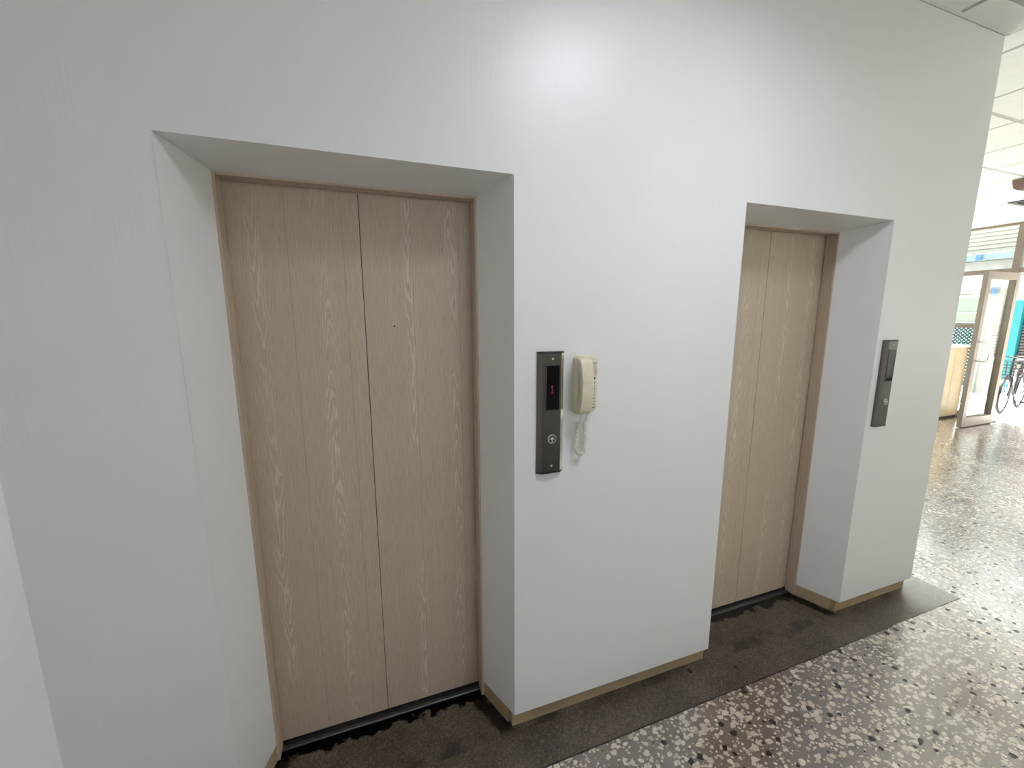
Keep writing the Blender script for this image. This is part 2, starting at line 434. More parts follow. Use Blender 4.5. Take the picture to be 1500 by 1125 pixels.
# skirting: boards set back under the white panels
bb = thing('baseboard_back', 'tan skirting boards set back under the white lift wall', 'skirting', kind='structure')
def board(poly):
    bm = N(); prism(bm, poly, 2, 0.001, ZB-0.002); obj('board', bm, m_board, bb)
e = 0.018; t = 0.020
board([(XL, e), (0.004, e), (0.004, e+t), (XL, e+t)])
board([(0.006, e+t+0.001), (SL-0.002, RD-0.004), (SL-0.018, RD-0.004), (-0.012, e+t+0.001)])
board([(X1-0.005, e), (X2-0.008, e), (X2-0.008, e+t), (X1-0.005, e+t)])
board([(X1-0.0165, e+t+0.004), (X1-SR+0.005, RD-0.008), (X1-SR+0.02, RD-0.008), (X1, e+t+0.004)])
board([(X2+0.006, e+t+0.001), (X2+SL-0.002, RD-0.004), (X2+SL-0.018, RD-0.004), (X2-0.010, e+t+0.001)])
board([(X3-0.004, e), (XE-0.032, e), (XE-0.032, e+t), (X3-0.004, e+t)])
board([(X3-0.0165, e+t+0.002), (X3-SR-0.001, RD-0.004), (X3-SR+0.015, RD-0.004), (X3, e+t+0.002)])
board([(XE-0.052, e+t+0.001), (XE-0.032, e+t+0.001), (XE-0.032, YB), (XE-0.052, YB)])

# ------------------------------------------------------------------ lift doors
def lift_door(name, ox, label, hole):
    d = thing(name, label, 'lift door', (ox, 0, 0), kind='structure')
    xr = X1 - SR
    bm = N(); box(bm, SL-0.006, SL+0.0075, RD-0.004, 0.262, 0.002, HB+0.004, 0.0015); obj('side_jamb', bm, m_jamb, d)
    bm = N(); box(bm, xr-0.0075, xr+0.006, RD-0.004, 0.262, 0.002, HB+0.004, 0.0015); obj('side_jamb', bm, m_jamb, d)
    bm = N(); box(bm, SL+0.0080, xr-0.0080, RD-0.003, 0.262, HB-0.008, HB+0.006, 0.0015); obj('head_jamb', bm, m_jamb, d)
    lw = 0.4185
    for i, (lx, mat) in enumerate(((0.067, m_leaf_a), (0.4875, m_leaf_b))):
        bm = N(); box(bm, 0, lw if i == 0 else 0.4175, 0, 0.035, 0, 2.185, 0.0012, 1)
        leaf = obj('door_leaf', bm, mat, d, loc=(lx, 0.266, 0.016))
        if hole and i == 1:
            bm = N(); rod(bm, (0.592-lx, -0.0006, 1.693-0.016), (0.592-lx, 0.004, 1.693-0.016), 0.0035)
            h = obj('key_hole', bm, m_cap, leaf); h['label'] = 'small dark key hole'
    bm = N(); box(bm, SL-0.03, xr+0.03, 0.310, 0.330, 0.009, 2.24); bk_ = obj('gap_shade_sheet', bm, m_cap, d); bk_['label'] = 'added black sheet that stands in for the shade in the gap between the leaves'  # added black sheet: paints the shade of the shaft into the gap
    bm = N()
    prism(bm, [(0.232, 0.0005), (0.232, 0.006), (0.236, 0.008), (0.252, 0.008), (0.253, 0.003), (0.257, 0.003), (0.258, 0.008), (0.300, 0.008), (0.300, 0.0005)], 0, SL+0.008, xr-0.008)
    s = obj('sill', bm, m_sill, d); s['label'] = 'grooved grey metal sill'
    return d
lift_door('door_1', 0.0, 'nearer pale oak laminate lift door with two closed leaves', True)
lift_door('door_2', X2, 'farther pale oak laminate lift door, partly hidden in its recess', False)

# ------------------------------------------------------------------ ceiling with tiles
PX, PY, GX, GY = 0.6355, 0.625, 3.245, 0.478
bm = N(); box(bm, XL-0.15, XR+0.12, YF-0.15, YN+0.15, HC+0.20, HC+0.30)
ceiling = tag(obj('ceiling', bm, m_plenum), 'suspended ceiling of white square tiles in a grey grid', 'ceiling', kind='structure')
xs = [GX + PX*k for k in range(-6, 12)]; ys = [GY + PY*k for k in range(-7, 8)]
LAMP_CELL = (xs.index(GX-3*PX), ys.index(GY-3*PY))
def rects(x0, x1, y0, y1):
    """Clip a cell against the room and the lift block."""
    x0, x1, y0, y1 = max(x0, XL), min(x1, XR), max(y0, YF), min(y1, YN)
    if x1-x0 < 0.03 or y1-y0 < 0.03: return []
    bx, by0, by1 = XE, 0.0, YB
    if x0 >= bx or y1 <= by0 or y0 >= by1: return [(x0, x1, y0, y1)]
    out = []
    wide = x1 > bx+0.03
    if y0 < by0-0.03: out.append((x0, bx+0.022 if wide else x1, y0, by0))
    if wide: out.append((bx, x1, y0, y1))
    if x1 <= bx and y1 > by1+0.03: out.append((x0, x1, by1, y1))
    return out
VENT_CELL = (xs.index(GX+8*PX), ys.index(GY+PY)); BOX_CELL = (xs.index(GX+6*PX), ys.index(GY))
cells = [XL] + [x for x in xs if XL < x < XR] + [XR]
shared = {}
for i in range(len(xs)-1):
    for j in range(len(ys)-1):
        if (i, j) in (LAMP_CELL, VENT_CELL): continue
        for (x0, x1, y0, y1) in rects(xs[i], xs[i+1], ys[j], ys[j+1]):
            g_ = 0.013
            sx, sy = x1-x0-2*g_, y1-y0-2*g_
            if sx < 0.02 or sy < 0.02: continue
            key = (round(sx, 3), round(sy, 3))
            if key not in shared:
                bm = N(); box(bm, -sx/2, sx/2, -sy/2, sy/2, 0, 0.018, 0.002, 1)
                o = obj('ceiling_tile', bm, m_tile, ceiling); shared[key] = o.data
            else:
                o = D.objects.new('ceiling_tile', shared[key]); C.objects.link(o); o.parent = ceiling
            o.location = ((x0+x1)/2, (y0+y1)/2, HC + random.uniform(0.0012, 0.0022))
for x in xs:
    if not XL+0.02 < x < XR-0.02: continue
    for a, b in ([(YF, -0.001), (YB, YN)] if x < XE else [(YF, YN)]):
        bm = N(); box(bm, x-0.0125, x+0.0125, a, b, HC+0.0046, HC+0.034); obj('grid_bar', bm, m_bar, ceiling)
for y in ys:
    if not YF+0.02 < y < YN-0.02: continue
    lo = XL if (y < 0 or y > YB) else XE+0.001
    bm = N(); box(bm, lo, XR, y-0.0125, y+0.0125, HC+0.004, HC+0.0335); obj('grid_bar', bm, m_bar, ceiling)

for a in ((XL, XE-0.001, -0.020, -0.0015), (XE+0.0015, XE+0.020, 0.0, YB)):
    bm = N(); box(bm, *a, HC+0.0005, HC+0.0035); obj('wall_angle', bm, m_tile, ceiling)

# ceiling lamp in its own tile bay (above the camera's right shoulder)
lx0, ly0 = xs[LAMP_CELL[0]], ys[LAMP_CELL[1]]
lamp = thing('ceiling_light', 'square white panel lamp set into the corridor ceiling in front of the lifts', 'lamp', (lx0+PX/2, ly0+PY/2, HC-0.012))
bm = N(); hw, hh = PX/2-0.014, PY/2-0.014
for a in ((-hw, hw, -hh, -hh+0.012), (-hw, hw, hh-0.012, hh), (-hw, -hw+0.012, -hh+0.012, hh-0.012), (hw-0.012, hw, -hh+0.012, hh-0.012)):
    box(bm, *a, 0, 0.165)
o = obj('housing', bm, m_lampframe, lamp); o['label'] = 'grey recessed housing'
bm = N(); box(bm, -hw+0.0125, hw-0.0125, -hh+0.0125, hh-0.0125, 0.150, 0.162); obj('diffuser', bm, m_lampface, lamp)

# brown fixture and dark vent in the lobby ceiling
cx, cy = xs[BOX_CELL[0]]+0.32, ys[BOX_CELL[1]]+0.44
fx = thing('ceiling_fixture', 'brown box fixture hanging under the white lobby ceiling', 'fixture', (cx, cy, HC))
bm = N(); loft(bm, [[(a*0.29*s_, b*0.29*s_, z) for a, b in ((-1, -1), (1, -1), (1, 1), (-1, 1))] for z, s_ in ((0.001, 1.0), (-0.03, 1.0), (-0.09, 0.96), (-0.11, 0.86))])
obj('housing', bm, m_brownbox, fx)
bm = N()
for k in range(6): box(bm, -0.21, 0.21, -0.20+k*0.08-0.015, -0.20+k*0.08+0.015, -0.118, -0.109)
obj('grille', bm, m_vent, fx)
cx, cy = xs[VENT_CELL[0]]+PX/2, ys[VENT_CELL[1]]+PY/2
vt = thing('ceiling_vent', 'dark grey louvred air vent in the lobby ceiling', 'vent', (cx, cy, HC))
bm = N()
for a in ((-0.30, 0.30, -0.295, -0.255), (-0.30, 0.30, 0.255, 0.295), (-0.30, -0.26, -0.255, 0.255), (0.26, 0.30, -0.255, 0.255)):
    box(bm, *a, -0.008, 0.012)
obj('frame', bm, m_vent, vt)
for k in range(7):
    bm = N(); y = -0.225+k*0.075
    prism(bm, [(y-0.03, -0.004), (y+0.02, 0.020), (y+0.026, 0.018), (y-0.024, -0.006)], 0, -0.259, 0.259); obj('slat', bm, m_vent, vt)

# ------------------------------------------------------------------ lift call panels
def call_panel(x, label, group, lit):
    W, H, T = 0.107, 0.468, 0.020
    z0 = 1.134
    p = thing('call_panel', label, 'lift control panel', (x, 0, z0), group=group)
    bm = N(); prism(bm, [(0.0161, 0.0), (0.0161, -T), (W-0.0161, -T), (W-0.0161, 0.0)], 2, 0.007, H-0.007)
    fp = obj('faceplate', bm, m_steel, p)
    for sg, x0_ in ((1, 0.0), (-1, W)):
        bm = N(); prism(bm, [(x0_, 0.0), (x0_+sg*0.0004, -0.0085), (x0_+sg*0.004, -0.0125), (x0_+sg*0.0160, -T+0.0004), (x0_+sg*0.0160, 0.0)], 2, 0.007, H-0.007)
        obj('edge_trim', bm, m_edge_lit if sg < 0 else m_edge_shaded, p)  # lit copy on the right edge, shaded copy on the left
    for za, zb_ in ((0.0, 0.0065), (H-0.0065, H)):
        bm = N(); prism(bm, [(-0.001, 0.0), (-0.0008, -0.0068), (0.0158, -T-0.0015), (W-0.0158, -T-0.0015), (W+0.0008, -0.0068), (W+0.001, 0.0)], 2, za, zb_)
        c_ = obj('end_cap', bm, m_cap, p)
    # display: a raised rim round a black pane
    dx0, dx1, dz0, dz1 = 0.030, 0.083, 0.250, 0.417
    bm = N(); r = 0.0035
    for a in ((dx0-r, dx1+r, dz0-r, dz0), (dx0-r, dx1+r, dz1, dz1+r), (dx0-r, dx0, dz0, dz1), (dx1, dx1+r, dz0, dz1)):
        box(bm, a[0], a[1], -T-0.0022, -T+0.001, a[2], a[3])
    obj('display_rim', bm, m_steel, p)
    bm = N(); box(bm, dx0, dx1, -T-0.0009, -T+0.001, dz0, dz1); pane = obj('display', bm, m_screen, p)
    if lit:
        bm = N(); cxx, cz = 0.0545, 0.3275; s = 0.0042
        for i, j in [(0, k/2) for k in range(0, 13)] + [(-1, 5), (-0.5, 5.5), (-1, 0), (1, 0), (-0.5, 0), (0.5, 0)]:
            q = (cxx+i*0.0040, cz+(j-3)*0.0046); rod(bm, (q[0], -T-0.0016, q[1]), (q[0], -T-0.0008, q[1]), 0.0024, 8)
        d = obj('digit', bm, m_red, pane); d['label'] = 'glowing red numeral 1'
    # round call button with an upward arrow
    bx, bz = 0.0555, 0.137
    bm = N()
    rings = []
    for rr, yy in ((0.0185, -T+0.001), (0.0185, -T-0.003), (0.0165, -T-0.006), (0.0140, -T-0.006), (0.0130, -T-0.003), (0.0130, -T+0.001)):
        rings.append([(bx+rr*math.cos(2*PI*k/28), yy, bz+rr*math.sin(2*PI*k/28)) for k in range(28)])
    loft(bm, rings, False); ring = obj('button_ring', bm, m_silver, p, smooth=50)
    bm = N(); rod(bm, (bx, -T+0.001, bz), (bx, -T-0.0035, bz), 0.0126, 28); btn = obj('call_button', bm, m_steel, p, smooth=40)
    bm = N(); y = (-T-0.0043, -T-0.0034)
    prism(bm, [(bx-0.0085, bz-0.0005), (bx, bz+0.0085), (bx+0.0085, bz-0.0005), (bx+0.0058, bz-0.0030), (bx, bz+0.0030), (bx-0.0058, bz-0.0030)], 1, *y)
    prism(bm, [(bx-0.0018, bz-0.0090), (bx+0.0018, bz-0.0090), (bx+0.0018, bz+0.0030), (bx-0.0018, bz+0.0030)], 1, *y)
    obj('arrow', bm, m_arrow, btn)
    for sz in (0.030, H-0.026):
        bm = N(); rod(bm, (0.0555, -T+0.001, sz), (0.0555, -T-0.0018, sz), 0.0042, 14)
        sc_ = obj('screw', bm, m_silver, p, smooth=40)
        bm = N(); box(bm, 0.0525, 0.0585, -T-0.0021, -T-0.0016, sz-0.0006, sz+0.0006); obj('slot', bm, m_cap, sc_)
    return p
call_panel(1.073, 'steel lift call panel with red display between door and telephone', 'lift call panels', True)
call_panel(3.054, 'steel lift call panel near the far end of the wall', 'lift call panels', False)

# ------------------------------------------------------------------ wall telephone
def rrect(w_, h_, r, n=5):
    pts = []
    for cxx, cz, a0 in ((w_/2-r, h_/2-r, 0), (-w_/2+r, h_/2-r, 90), (-w_/2+r, -h_/2+r, 180), (w_/2-r, -h_/2+r, 270)):
        for k in range(n+1):
            a = math.radians(a0+90*k/n); pts.append((cxx+r*math.cos(a), cz+r*math.sin(a)))
    return pts
PXX, PZ = 1.2680, 1.4735       # centre of the phone on the wall
ph = thing('wall_telephone', 'cream wall telephone with handset and coiled cord beside the call panel', 'telephone', (PXX, 0, PZ))
bm = N()
loft(bm, [[(x, y, z) for x, z in rrect(0.088+d_, 0.216+d_, 0.019)] for y, d_ in ((0.0, 0.004), (-0.012, 0.004), (-0.014, 0.0), (-0.030, -0.001), (-0.036, -0.006), (-0.038, -0.014))])
base = obj('base', bm, m_cream, ph, smooth=40)
# cradle wells behind ear and mouth piece
for zc in (0.070, -0.072):
    bm = N(); loft(bm, [[(x-0.022, y, z+zc) for x, z in rrect(0.050+d_, 0.058+d_, 0.012)] for y, d_ in ((-0.037, 0.0), (-0.0415, -0.002), (-0.0425, -0.008))])
    obj('cradle', bm, m_cream, ph, smooth=40)
def handset():
    bm = N(); rings = []
    K = 30
    for i in range(K+1):
        s = i/K; z = -0.107 + 0.209*s
        u = (s-0.5)*2
        yf = -0.070 - 0.016*(1-u*u) + 0.004*u*u*u*u          # bowed front
        thick = 0.020 + 0.020*max(0.0, (abs(u)-0.42)/0.58)**0.8 if abs(u) > 0.42 else 0.020
        yb = yf + thick
        wd = 0.0515 - 0.003*(1-u*u)
        rnd = 0.0048
        endk = max(0.0, (abs(u)-0.90)/0.10)
        wd *= 1-0.16*endk**2; yf += 0.008*endk**2; yb -= 0.004*endk**2
        r = rrect(wd, abs(yb-yf), min(rnd, abs(yb-yf)*0.45), 3)
        rings.append([(x-0.0260, (yf+yb)/2+yy, z) for x, yy in r])
    loft(bm, rings); return bm
hs = obj('handset', handset(), m_cream2, ph, smooth=50)
bm = N(); box(bm, -0.026-0.0238, -0.026+0.0238, -0.0864, -0.0855, 0.0165, 0.0172); obj('seam', bm, m_label, hs)
# right hand strip of the base: name bar, label, lamp and speaker slots
bm = N()
for a, b in ((0.0105, 0.0165), (0.0190, 0.0240), (0.0255, 0.0350)): box(bm, a, b, -0.0388, -0.0372, 0.0805, 0.0835)
obj('print_bar', bm, m_ink, ph)
bm = N(); box(bm, 0.0145, 0.0350, -0.0386, -0.0372, 0.0330, 0.0770); o = obj('label_strip', bm, m_label, ph); o['label'] = 'blank pinkish paper label strip'
bm = N(); rod(bm, (0.0265, -0.0370, 0.0245), (0.0265, -0.0392, 0.0245), 0.0050, 14); o = obj('indicator', bm, m_ink, ph, smooth=40); o['label'] = 'small round dark indicator'
for k in range(9):
    bm = N(); z = 0.0115 - k*0.0118
    box(bm, 0.0115, 0.0340, -0.0396, -0.0372, z-0.0032, z+0.0032, 0.0008, 1); obj('rib', bm, m_cream, ph)
    bm = N(); box(bm, 0.0120, 0.0310, -0.0388, -0.0372, z-0.0070, z-0.0042); obj('speaker_slot', bm, m_slot, ph)
# cord: two straight leads, then a coiled loop
def coil():
    bm = N()
    ctrl = []
    zl = -0.150
    for k in range(41):
        s = k/40
        if s < 0.36: p = (-0.028 - 0.009*(s/0.36), zl - (0.092)*(s/0.36))
        elif s < 0.62:
            a = PI + (s-0.36)/0.26*PI
            p = (-0.0165 + 0.0205*math.cos(a) , -0.242 + 0.034*math.sin(a))
        else:
            q_ = (s-0.62)/0.38; p = (0.004 - 0.002*q_, -0.242 + 0.092*q_)
        ctrl.append(Vector((p[0], -0.022, p[1])))
    # resample
    L = [0]
    for a, b in zip(ctrl, ctrl[1:]): L.append(L[-1]+(b-a).length)
    turns = 40; per = 9; n = turns*per; pts = []
    for i in range(n+1):
        d = L[-1]*i/n
        k = max(j for j in range(len(L)) if L[j] <= d+1e-9); k = min(k, len(L)-2)
        f_ = (d-L[k])/max(1e-9, L[k+1]-L[k]); c_ = ctrl[k].lerp(ctrl[k+1], f_)
        tg = (ctrl[k+1]-ctrl[k]).normalized(); side = tg.cross(Vector((0, 1, 0))).normalized()
        a = 2*PI*i/per; R = 0.0072
        pts.append(c_ + R*(math.cos(a)*side + math.sin(a)*Vector((0, 1, 0))))
    p0 = [Vector((-0.014, -0.030, -0.100)), Vector((-0.020, -0.028, -0.122)), Vector((-0.027, -0.024, -0.145))]
    p1 = [Vector((0.002, -0.024, -0.145)), Vector((0.001, -0.034, -0.124)), Vector((-0.004, -0.052, -0.102))]
    tube(bm, p0+pts+p1, 0.0019, 5)
    return bm
obj('coiled_cord', coil(), m_cord, ph, smooth=60)

# ------------------------------------------------------------------ glazed entrance
def frame_box(parent, name, *a): 
    bm = N(); box(bm, *a, 0.003, 1); return obj(name, bm, m_bronze, parent)
def pane(parent, x, y0, y1, z0, z1):
    bm = N(); box(bm, x-0.003, x+0.003, y0, y1, z0, z1); return obj('pane', bm, m_glass, parent)
XF0, XF1 = XR, XR+0.09
def window(name, label, y0, y1, posts, levels):
    wd = thing(name, label, 'window', kind='structure')
    for y in posts: frame_box(wd, 'post', XF0, XF1, y-0.042, y+0.042, 0, HC-0.002)
    ps = sorted(posts)
    for a, b in zip(ps, ps[1:]):
        a2, b2 = a+0.0425, b-0.0425
        for (za, zb_) in levels: frame_box(wd, 'rail', XF0+0.005, XF1-0.005, a2, b2, za, zb_)
        lv = sorted(levels)
        for (p_, q_) in zip(lv, lv[1:]): pane(wd, XF0+0.045, a2, b2, p_[1], q_[0])
    return wd
LV = [(0.0, 0.10), (1.52, 1.59), (2.39, 2.46), (3.115, HC-0.003)]
w1 = thing('window_1', 'bronze framed entrance window behind the counter', 'window', kind='structure')
ZT = LV[2][0]
frame_box(w1, 'post', XF0, XF1, 2.136, 2.220, 0, HC-0.002)
frame_box(w1, 'post', XF0, XF1, 2.428, 2.492, 0, ZT-0.001)
for y in (3.50, 4.55): frame_box(w1, 'post', XF0, XF1, y-0.042, y+0.042, 0, HC-0.002)
for a, b in ((2.2205, 3.4575), (3.5425, 4.5075)):
    for za, zb_ in LV[2:]: frame_box(w1, 'rail', XF0+0.005, XF1-0.005, a, b, za, zb_)
    pane(w1, XF0+0.045, a, b, LV[2][1], LV[3][0])
for a, b in ((2.4925, 3.4575), (3.5425, 4.5075)):
    for za, zb_ in LV[:2]: frame_box(w1, 'rail', XF0+0.005, XF1-0.005, a, b, za, zb_)
    pane(w1, XF0+0.045, a, b, LV[0][1], LV[1][0]); pane(w1, XF0+0.045, a, b, LV[1][1], ZT)
frame_box(w1, 'rail', XF0+0.005, XF1-0.005, 2.2205, 2.4275, *LV[0]); pane(w1, XF0+0.045, 2.2205, 2.4275, LV[0][1], ZT)
window('window_2', 'bronze framed entrance window right of the doorway', -0.5, 0.35, (0.30, -0.455), LV)
w4 = thing('fill_window_4', 'unseen glazed lobby end wall in bronze frames, added to light the ceiling', 'window', kind='structure')  # unseen glazing, added to bring more daylight onto the lobby ceiling
px_ = [4.05, 6.05, 8.05, 10.05]
for x in px_: frame_box(w4, 'post', x-0.042, x+0.042, YN, YN+0.09, 0, HC-0.002)
for a, b in zip(px_, px_[1:]):
    for za, zb_ in LV: frame_box(w4, 'rail', a+0.0425, b-0.0425, YN+0.005, YN+0.085, za, zb_)
    for p_, q_ in zip(LV, LV[1:]):
        bm = N(); box(bm, a+0.0425, b-0.0425, YN+0.042, YN+0.048, p_[1], q_[0]); obj('pane', bm, m_glass, w4)
w5 = thing('fill_window_5', 'unseen high corridor window added to light the lift wall', 'window', kind='structure')  # unseen window, added and sized to brighten the lift wall
for a in ((WX0, WX1, WZ0, WZ0+0.05), (WX0, WX1, WZ1-0.05, WZ1)): frame_box(w5, 'rail', a[0], a[1], YF-0.11, YF-0.05, a[2], a[3])
for x in (WX0+0.025, WX0+0.9, WX1-0.025): frame_box(w5, 'post', x-0.024, x+0.024, YF-0.11, YF-0.05, WZ0+0.051, WZ1-0.051)
for a, b in ((WX0+0.05, WX0+0.875), (WX0+0.925, WX1-0.05)):
    bm = N(); box(bm, a, b, YF-0.083, YF-0.077, WZ0+0.051, WZ1-0.051); obj('pane', bm, m_glass, w5)
w6 = thing('window_6', 'low corridor window opposite the lifts near the entrance', 'window', kind='structure')
for a in ((VX0, VX1, VZ0, VZ0+0.05), (VX0, VX1, VZ1-0.05, VZ1)): frame_box(w6, 'rail', a[0], a[1], YF-0.11, YF-0.05, a[2], a[3])
for x in (VX0+0.025, VX1-0.025): frame_box(w6, 'post', x-0.024, x+0.024, YF-0.11, YF-0.05, VZ0+0.051, VZ1-0.051)
bm = N(); box(bm, VX0+0.05, VX1-0.05, YF-0.083, YF-0.077, VZ0+0.051, VZ1-0.051); obj('pane', bm, m_glass, w6)
w3 = thing('window_3', 'bronze framed light above the open entrance', 'window', kind='structure')
frame_box(w3, 'rail', XF0+0.005, XF1-0.005, 0.343, 2.135, 2.39, 2.46)
frame_box(w3, 'rail', XF0+0.005, XF1-0.005, 0.343, 2.135, 3.115, HC-0.003)
pane(w3, XF0+0.045, 0.343, 2.135, 2.46, 3.115)

# open glass door leaf, standing square to the entrance wall
dl = thing('door_3', 'glass door leaf in a bronze frame standing open into the lobby', 'door', (9.10, 2.06, 0), kind='structure')
WL, TL, HL = 0.89, 0.058, 2.365
for a, n_ in ((0.0, 'stile'), (WL-0.095, 'stile')):
    bm = N(); box(bm, a, a+0.095, 0, TL, 0.012, HL, 0.002, 1); obj(n_, bm, m_leaf_al, dl)
bm = N(); box(bm, 0.0955, WL-0.0955, 0, TL, 0.012, 0.150, 0.002, 1); obj('bottom_rail', bm, m_leaf_al, dl)
bm = N(); box(bm, 0.0955, WL-0.0955, 0, TL, HL-0.105, HL, 0.002, 1); obj('top_rail', bm, m_leaf_al, dl)
bm = N(); box(bm, 0.0955, WL-0.0955, TL-0.018, TL-0.010, 0.150, HL-0.105); obj('pane', bm, m_glass, dl)
bm = N(); xh = 0.062
tube(bm, [(xh, 0.002, 1.335), (xh, -0.10, 1.335), (xh, -0.118, 1.328), (xh, -0.125, 1.31), (xh, -0.125, 1.075), (xh, -0.118, 1.057), (xh, -0.10, 1.05), (xh, 0.002, 1.05)], 0.012, 10)
hd = obj('pull_handle', bm, m_chrome, dl, smooth=50); hd['label'] = 'chrome bow handle'
bm = N(); box(bm, WL-0.10, WL+0.32, 0.01-0.03, TL-0.005, 0.0, 0.010, 0.002, 1); o = obj('pivot_plate', bm, m_chrome, dl); o['label'] = 'flat metal pivot plate in the floor'

# reception counter inside
ct = thing('reception_counter', 'pale maple reception counter with white top behind the open door', 'counter', (9.36, 2.52, 0))
bm = N(); box(bm, 0.0, 0.70, 0.02, 0.54, 0.0, 0.035); obj('plinth', bm, m_plinth, ct)
for k in range(2):
    bm = N(); box(bm, 0.002+k*0.350, 0.348+k*0.350, 0.0, 0.02, 0.036, 1.205, 0.0015, 1); obj('front_panel', bm, m_counter, ct)
bm = N(); box(bm, 0.0, 0.70, 0.0205, 0.54, 0.036, 1.205); obj('body', bm, m_counter, ct)
bm = N(); box(bm, -0.03, 0.73, -0.03, 0.56, 1.206, 1.245, 0.004); obj('counter_top', bm, m_countertop, ct)

# ------------------------------------------------------------------ the street outside
bm = N(); prism(bm, [(XR+0.12, -25), (40, -25), (40, 35), (-4, 35), (-4, YN+0.15), (XR+0.12, YN+0.15)], 2, -0.16, -0.02)
tag(obj('pavement', bm, m_pave), 'pale sunlit pavement outside the entrance', 'pavement', kind='structure')
# green lattice fence right outside the window
lf = thing('lattice_screen', 'teal diamond lattice screen outside the window above the counter', 'screen', (10.42, 2.52, 0))
bm = N(); st = 0.058
y_lo, y_hi, z_lo, z_hi = 0.0, 2.1, 0.55, 1.56
k = -40
while k*st < (y_hi-y_lo)+(z_hi-z_lo):
    for sg, xo in ((1, 0.0), (-1, 0.014)):
        c0 = k*st
        pts = []
        for z in (z_lo, z_hi):
            y = c0 + (z-z_lo) if sg > 0 else c0 - (z-z_lo) + (z_hi-z_lo)*0
            pts.append([y, z])
        (ya, za), (yb_, zb2) = pts
        def cut(y):  # height on the slat at y
            return za + (y-ya)*(zb2-za)/(yb_-ya)
        lo_, hi_ = max(min(ya, yb_), y_lo), min(max(ya, yb_), y_hi)
        if hi_-lo_ > 0.02:
            A, B = (lo_, cut(lo_)), (hi_, cut(hi_)); w2 = 0.0165
            prism(bm, [(A[0], A[1]-w2), (B[0], B[1]-w2), (B[0], B[1]+w2), (A[0], A[1]+w2)], 0, xo, xo+0.010)
    k += 1
o = obj('lattice_slats', bm, m_lattice, lf); o['kind'] = 'stuff'
for a in ((-0.04, 2.14, z_lo-0.04, z_lo), (-0.04, 2.14, z_hi, z_hi+0.04)):
    bm = N(); box(bm, -0.008, 0.034, a[0], a[1], a[2], a[3]); obj('rail', bm, m_lattice, lf)
for y in (-0.04, 1.05, 2.10):
    bm = N(); box(bm, -0.03, -0.009, y, y+0.04, -0.02, z_hi+0.04); obj('post', bm, m_lattice, lf)

# building across the lane
XB = 14.0
bd = thing('building', 'white shopfront building across the lane with cyan canopy', 'building', (XB, 0, -0.02))
bm = N(); box(bm, 0.0, 6.0, -8, 14, 0, 4.2); obj('wall', bm, m_facade, bd)
bm = N()
for k in range(11):
    z = 3.16 + k*0.09; prism(bm, [(-0.03, z), (-0.045, z), (-0.02, z+0.082), (-0.001, z+0.082), (-0.001, z)], 1, -6, 14)
o = obj('siding_boards', bm, m_siding, bd); o['kind'] = 'stuff'
bm = N(); box(bm, -0.35, -0.001, -6, 14, 2.98, 3.12, 0.01, 1); o = obj('canopy', bm, m_canopy, bd); o['label'] = 'pale cyan canopy band'
bm = N(); box(bm, -0.39, -0.352, 4.03, 4.12, 2.97, 3.10); o = obj('sign', bm, m_bluesign, bd); o['label'] = 'small blue sign on the canopy'
bm = N(); box(bm, -0.05, -0.001, -6, 14, 2.60, 2.97); o = obj('fascia', bm, m_fascia, bd); o['label'] = 'pale grey fascia under the canopy'
bm = N(); box(bm, -0.06, -0.001, -6, 14, 2.24, 2.34); obj('ledge', bm, m_siding, bd)
bm = N(); box(bm, -0.04, -0.001, 4.00, 5.60, 1.56, 2.22); sw = obj('shop_window', bm, m_greenglass, bd); sw['label'] = 'pale green shop window'
for a in ((-0.07, -0.041, 3.98, 5.62, 2.16, 2.22), (-0.07, -0.041, 3.98, 5.62, 1.54, 1.60), (-0.07, -0.041, 4.72, 4.78, 1.6, 2.16), (-0.06, -0.041, 4.0, 5.6, 1.80, 1.82)):
    bm = N(); box(bm, *a); obj('frame_bar', bm, m_facade, sw)
def shutter(y0, y1, z0, z1, n, label):
    bm = N(); box(bm, -0.03, -0.001, y0, y1, z0, z1+0.16); sh = obj('shutter', bm, m_dark, bd); sh['label'] = label
    for k in range(n):
        z = z0 + (k+0.1)*(z1-z0)/n; h = (z1-z0)/n
        bm = N(); prism(bm, [(-0.075, z), (-0.068, z-0.006), (-0.031, z+h*0.50), (-0.038, z+h*0.56)], 1, y0+0.01, y1-0.01); obj('slat', bm, m_louver, sh)
shutter(3.50, 3.92, 0.92, 1.82, 14, 'grey louvred shutter left of the turquoise pillar')
shutter(2.72, 3.32, 0.92, 1.95, 16, 'grey louvred shutter right of the turquoise pillar')
bm = N(); box(bm, -0.16, -0.001, 3.33, 3.48, 0.0, 2.07, 0.005, 1); o = obj('pillar', bm, m_turq, bd); o['label'] = 'turquoise painted pillar'
bm = N(); box(bm, -0.12, -0.001, 2.6, 4.0, 0.82, 0.90); obj('shutter_sill', bm, m_dark, bd)

